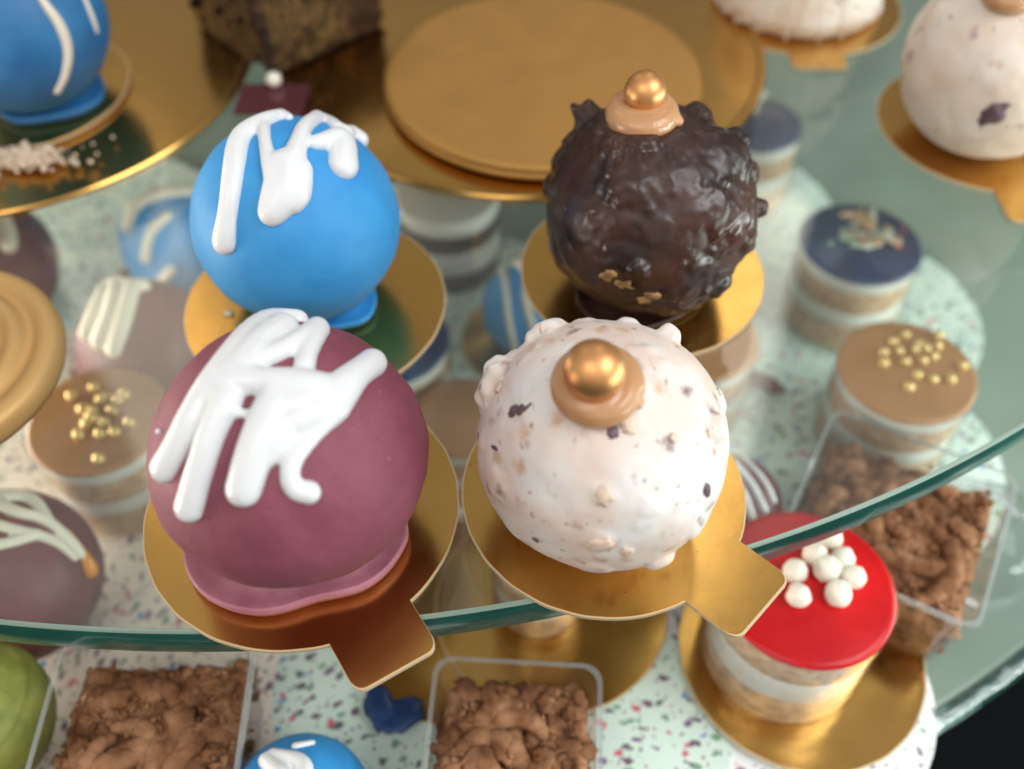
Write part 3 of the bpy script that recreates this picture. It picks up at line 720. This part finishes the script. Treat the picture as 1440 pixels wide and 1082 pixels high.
lcake(650, 585, 72, TAN, 'caramel_top', 'plain layered cake seen between the purple and white balls', h=3.2)
lcake(760, 765, 70, TAN, 'caramel_top', 'layered cake hidden mostly beneath the white ball board', h=3.6)
b2 = at(775, 850, BZ); board((b2.x, b2.y), 4.0, 'gold cake board under the glass below the white ball', z=BZ)
b2 = at(655, 868, BZ-.1); board((b2.x, b2.y), 3.9, 'gold cake board under the glass between the two front tabs', z=BZ-.13)
rd = [(1118, 803), (1146, 779), (1123, 838), (1168, 757), (1163, 800, 1.15), (1185, 786), (1179, 835, 1.1), (1200, 811)]
rb = at(1125, 918, BZ)
board((rb.x, rb.y), 4.05, 'round gold cake board under the red topped cake', z=BZ+.02)
lcake(1134, 823, 127, [(1.35, 'sponge_layer', 'sponge'), (1.1, 'cream_layer', 'cream'), (1.0, 'sponge_layer', 'sponge'), (.1, 'cream_layer', 'cream')], 'red', 'bright red topped layered cake with a cluster of white beads', bead='offwhite', bpos=rd, brad=.37, h=4.3, bname='white_bead', z0=BZ+.14)

# ------------------------------------------------------------------ lower balls
def lball(px, py, rpx, m, label, strokes=None, im='cream_icing', brd=None, seed=1):
    c, r = px_ball(px, py, rpx, BZ+.14)
    if brd: board((c.x, c.y), r+.9, brd, z=BZ)
    T = empty('chocolate_ball', c, label, 'cake ball', 'glazed cake balls')
    build('shell', ball_mesh(r, 5, seed, .012), M[m], T)
    if strokes: drizzle('icing_drizzle', strokes, c, r, M[im], T, voxel=.06, smooth_it=3)
    return T, c, r
lball(208, 490, 98, 'maroon', 'maroon ball with broad cream drizzle on its left side, behind the left caramel cake', [[(150, 405, 12), (135, 440, 13), (122, 470, 12)], [(165, 402, 12), (158, 440, 14), (140, 480, 13)], [(185, 408, 13), (175, 445, 14), (160, 492, 12)], [(150, 400, 12), (200, 404, 12)]], brd='gold board under the left maroon ball with broad cream drizzle')
lball(248, 340, 78, 'blue', 'light blue ball with cream bands partly behind the big blue ball', [[(180, 320, 9), (190, 290, 12), (225, 272, 13), (262, 270, 12)], [(205, 365, 7), (208, 330, 7), (235, 305, 7)], [(240, 380, 8), (222, 400, 8)]], brd='gold board under the light blue ball at left')
lball(-22, 372, 98, 'maroon', 'dark maroon ball above the ringed gold plate at the left edge', [[(-10, 290, 14), (10, 325, 13), (12, 345, 12)], [(-40, 300, 14), (-20, 340, 14)]])
T, c, r = lball(12, 812, 126, 'maroon', 'maroon ball with cream loops and orange drop at lower left', [[(-20, 700, 13), (20, 722, 10), (60, 728, 9), (100, 760, 8), (118, 785, 7)], [(-20, 735, 9), (30, 748, 8), (75, 758, 8), (105, 785, 6)], [(-30, 770, 10), (10, 765, 8), (50, 752, 9)], [(0, 700, 11), (45, 700, 11), (70, 735, 8)]], seed=4)
drizzle('orange_drop', [[(96, 748, 4), (114, 775, 6), (124, 795, 11), (127, 803, 11)]], c, r, M['orange'], T, voxel=.05, smooth_it=2)
lball(-48, 1015, 118, 'green', 'olive green matcha ball cropped at the lower left edge', seed=5)
lball(425, 1135, 100, 'blue', 'blue ball with white icing patches cropped by the bottom edge', [[(375, 1070, 12), (395, 1090, 14)], [(385, 1062, 10), (430, 1072, 13), (425, 1100, 14)], [(415, 1050, 6), (440, 1045, 5)]], 'icing', seed=6)
lball(742, 435, 66, 'blue', 'small blue ball with vertical cream stripes between blue and chocolate balls', [[(705, 372, 6), (712, 400, 5), (715, 450, 5), (725, 492, 5)], [(725, 368, 7), (745, 385, 7), (738, 420, 6), (752, 470, 6)]], brd='gold board under the small striped blue ball')
lball(1025, 712, 74, 'maroon', 'maroon ball with narrow white drizzle lines right of the white ball', [[(1030, 650, 6), (1058, 680, 6), (1075, 718, 6)], [(1010, 650, 6), (1045, 690, 7), (1058, 730, 6)], [(1045, 645, 5), (1075, 675, 5), (1088, 705, 5)]], 'icing', seed=8)
# flower-like navy scrap at the bottom
p = at(545, 1020, LZ+.4)
t = empty('candy_flower', p, 'dark navy candy petals beside the bottom blue ball', 'cake decoration')
for a in range(2):
    bm = bmesh.new(); blob(bm, (0, 0, 0), .8, 3, (1, .62, .12), Matrix.Rotation(a*1.5+.5, 3, 'Z'), .25, a)
    build('petal', bm, M['navy'], t, (.55*math.cos(a*1.5+.5), .55*math.sin(a*1.5+.5), .2))
p = at(1078, 538, BZ+.2)
bm = bmesh.new(); blob(bm, (0, 0, 0), .6, 3, (1.3, .6, .3), Matrix.Rotation(-.7, 3, 'Z'), .4, 3)
tag(build('fruit_piece', bm, M['maroon'], None, p), 'small dark red fruit piece lying on the mint terrazzo', 'fruit piece')

# loose crumbs lying on the boards
for x, y, lb in ((322, 441, 'single white crumb on the gold board left of the blue ball'),):
    bm = bmesh.new(); blob(bm, (0, 0, 0), .11 if x == 322 else .045, 2, (1.4, 1, .6), None, .6, x)
    tag(build('crumb', bm, M['offwhite'], None, at(x, y, .15)), lb, 'crumb')

p = at(1392, 742, LZ+1.2)
t = empty('clear_dome', (p.x, p.y, LZ+.1), 'crumpled clear plastic dome with bright glints beside the right crumble tub', 'plastic dome', rz=.4)
t.rotation_euler = (.25, .15, .4)
bm = lathe([(2.5, .0), (2.35, .05), (2.2, .25), (2.05, .9), (1.7, 1.5), (1.0, 1.9), (0, 2.0)], 96, .10, 3)
for v in bm.verts: v.co *= 1+.05*noise.noise(v.co*1.6)
build('dome', bm, M['plastic'], t)
build('rim', lathe([(2.3, .06), (2.55, .12), (2.7, .02), (2.62, -.1)], 96, .08, 3), M['plastic_rim'], t)
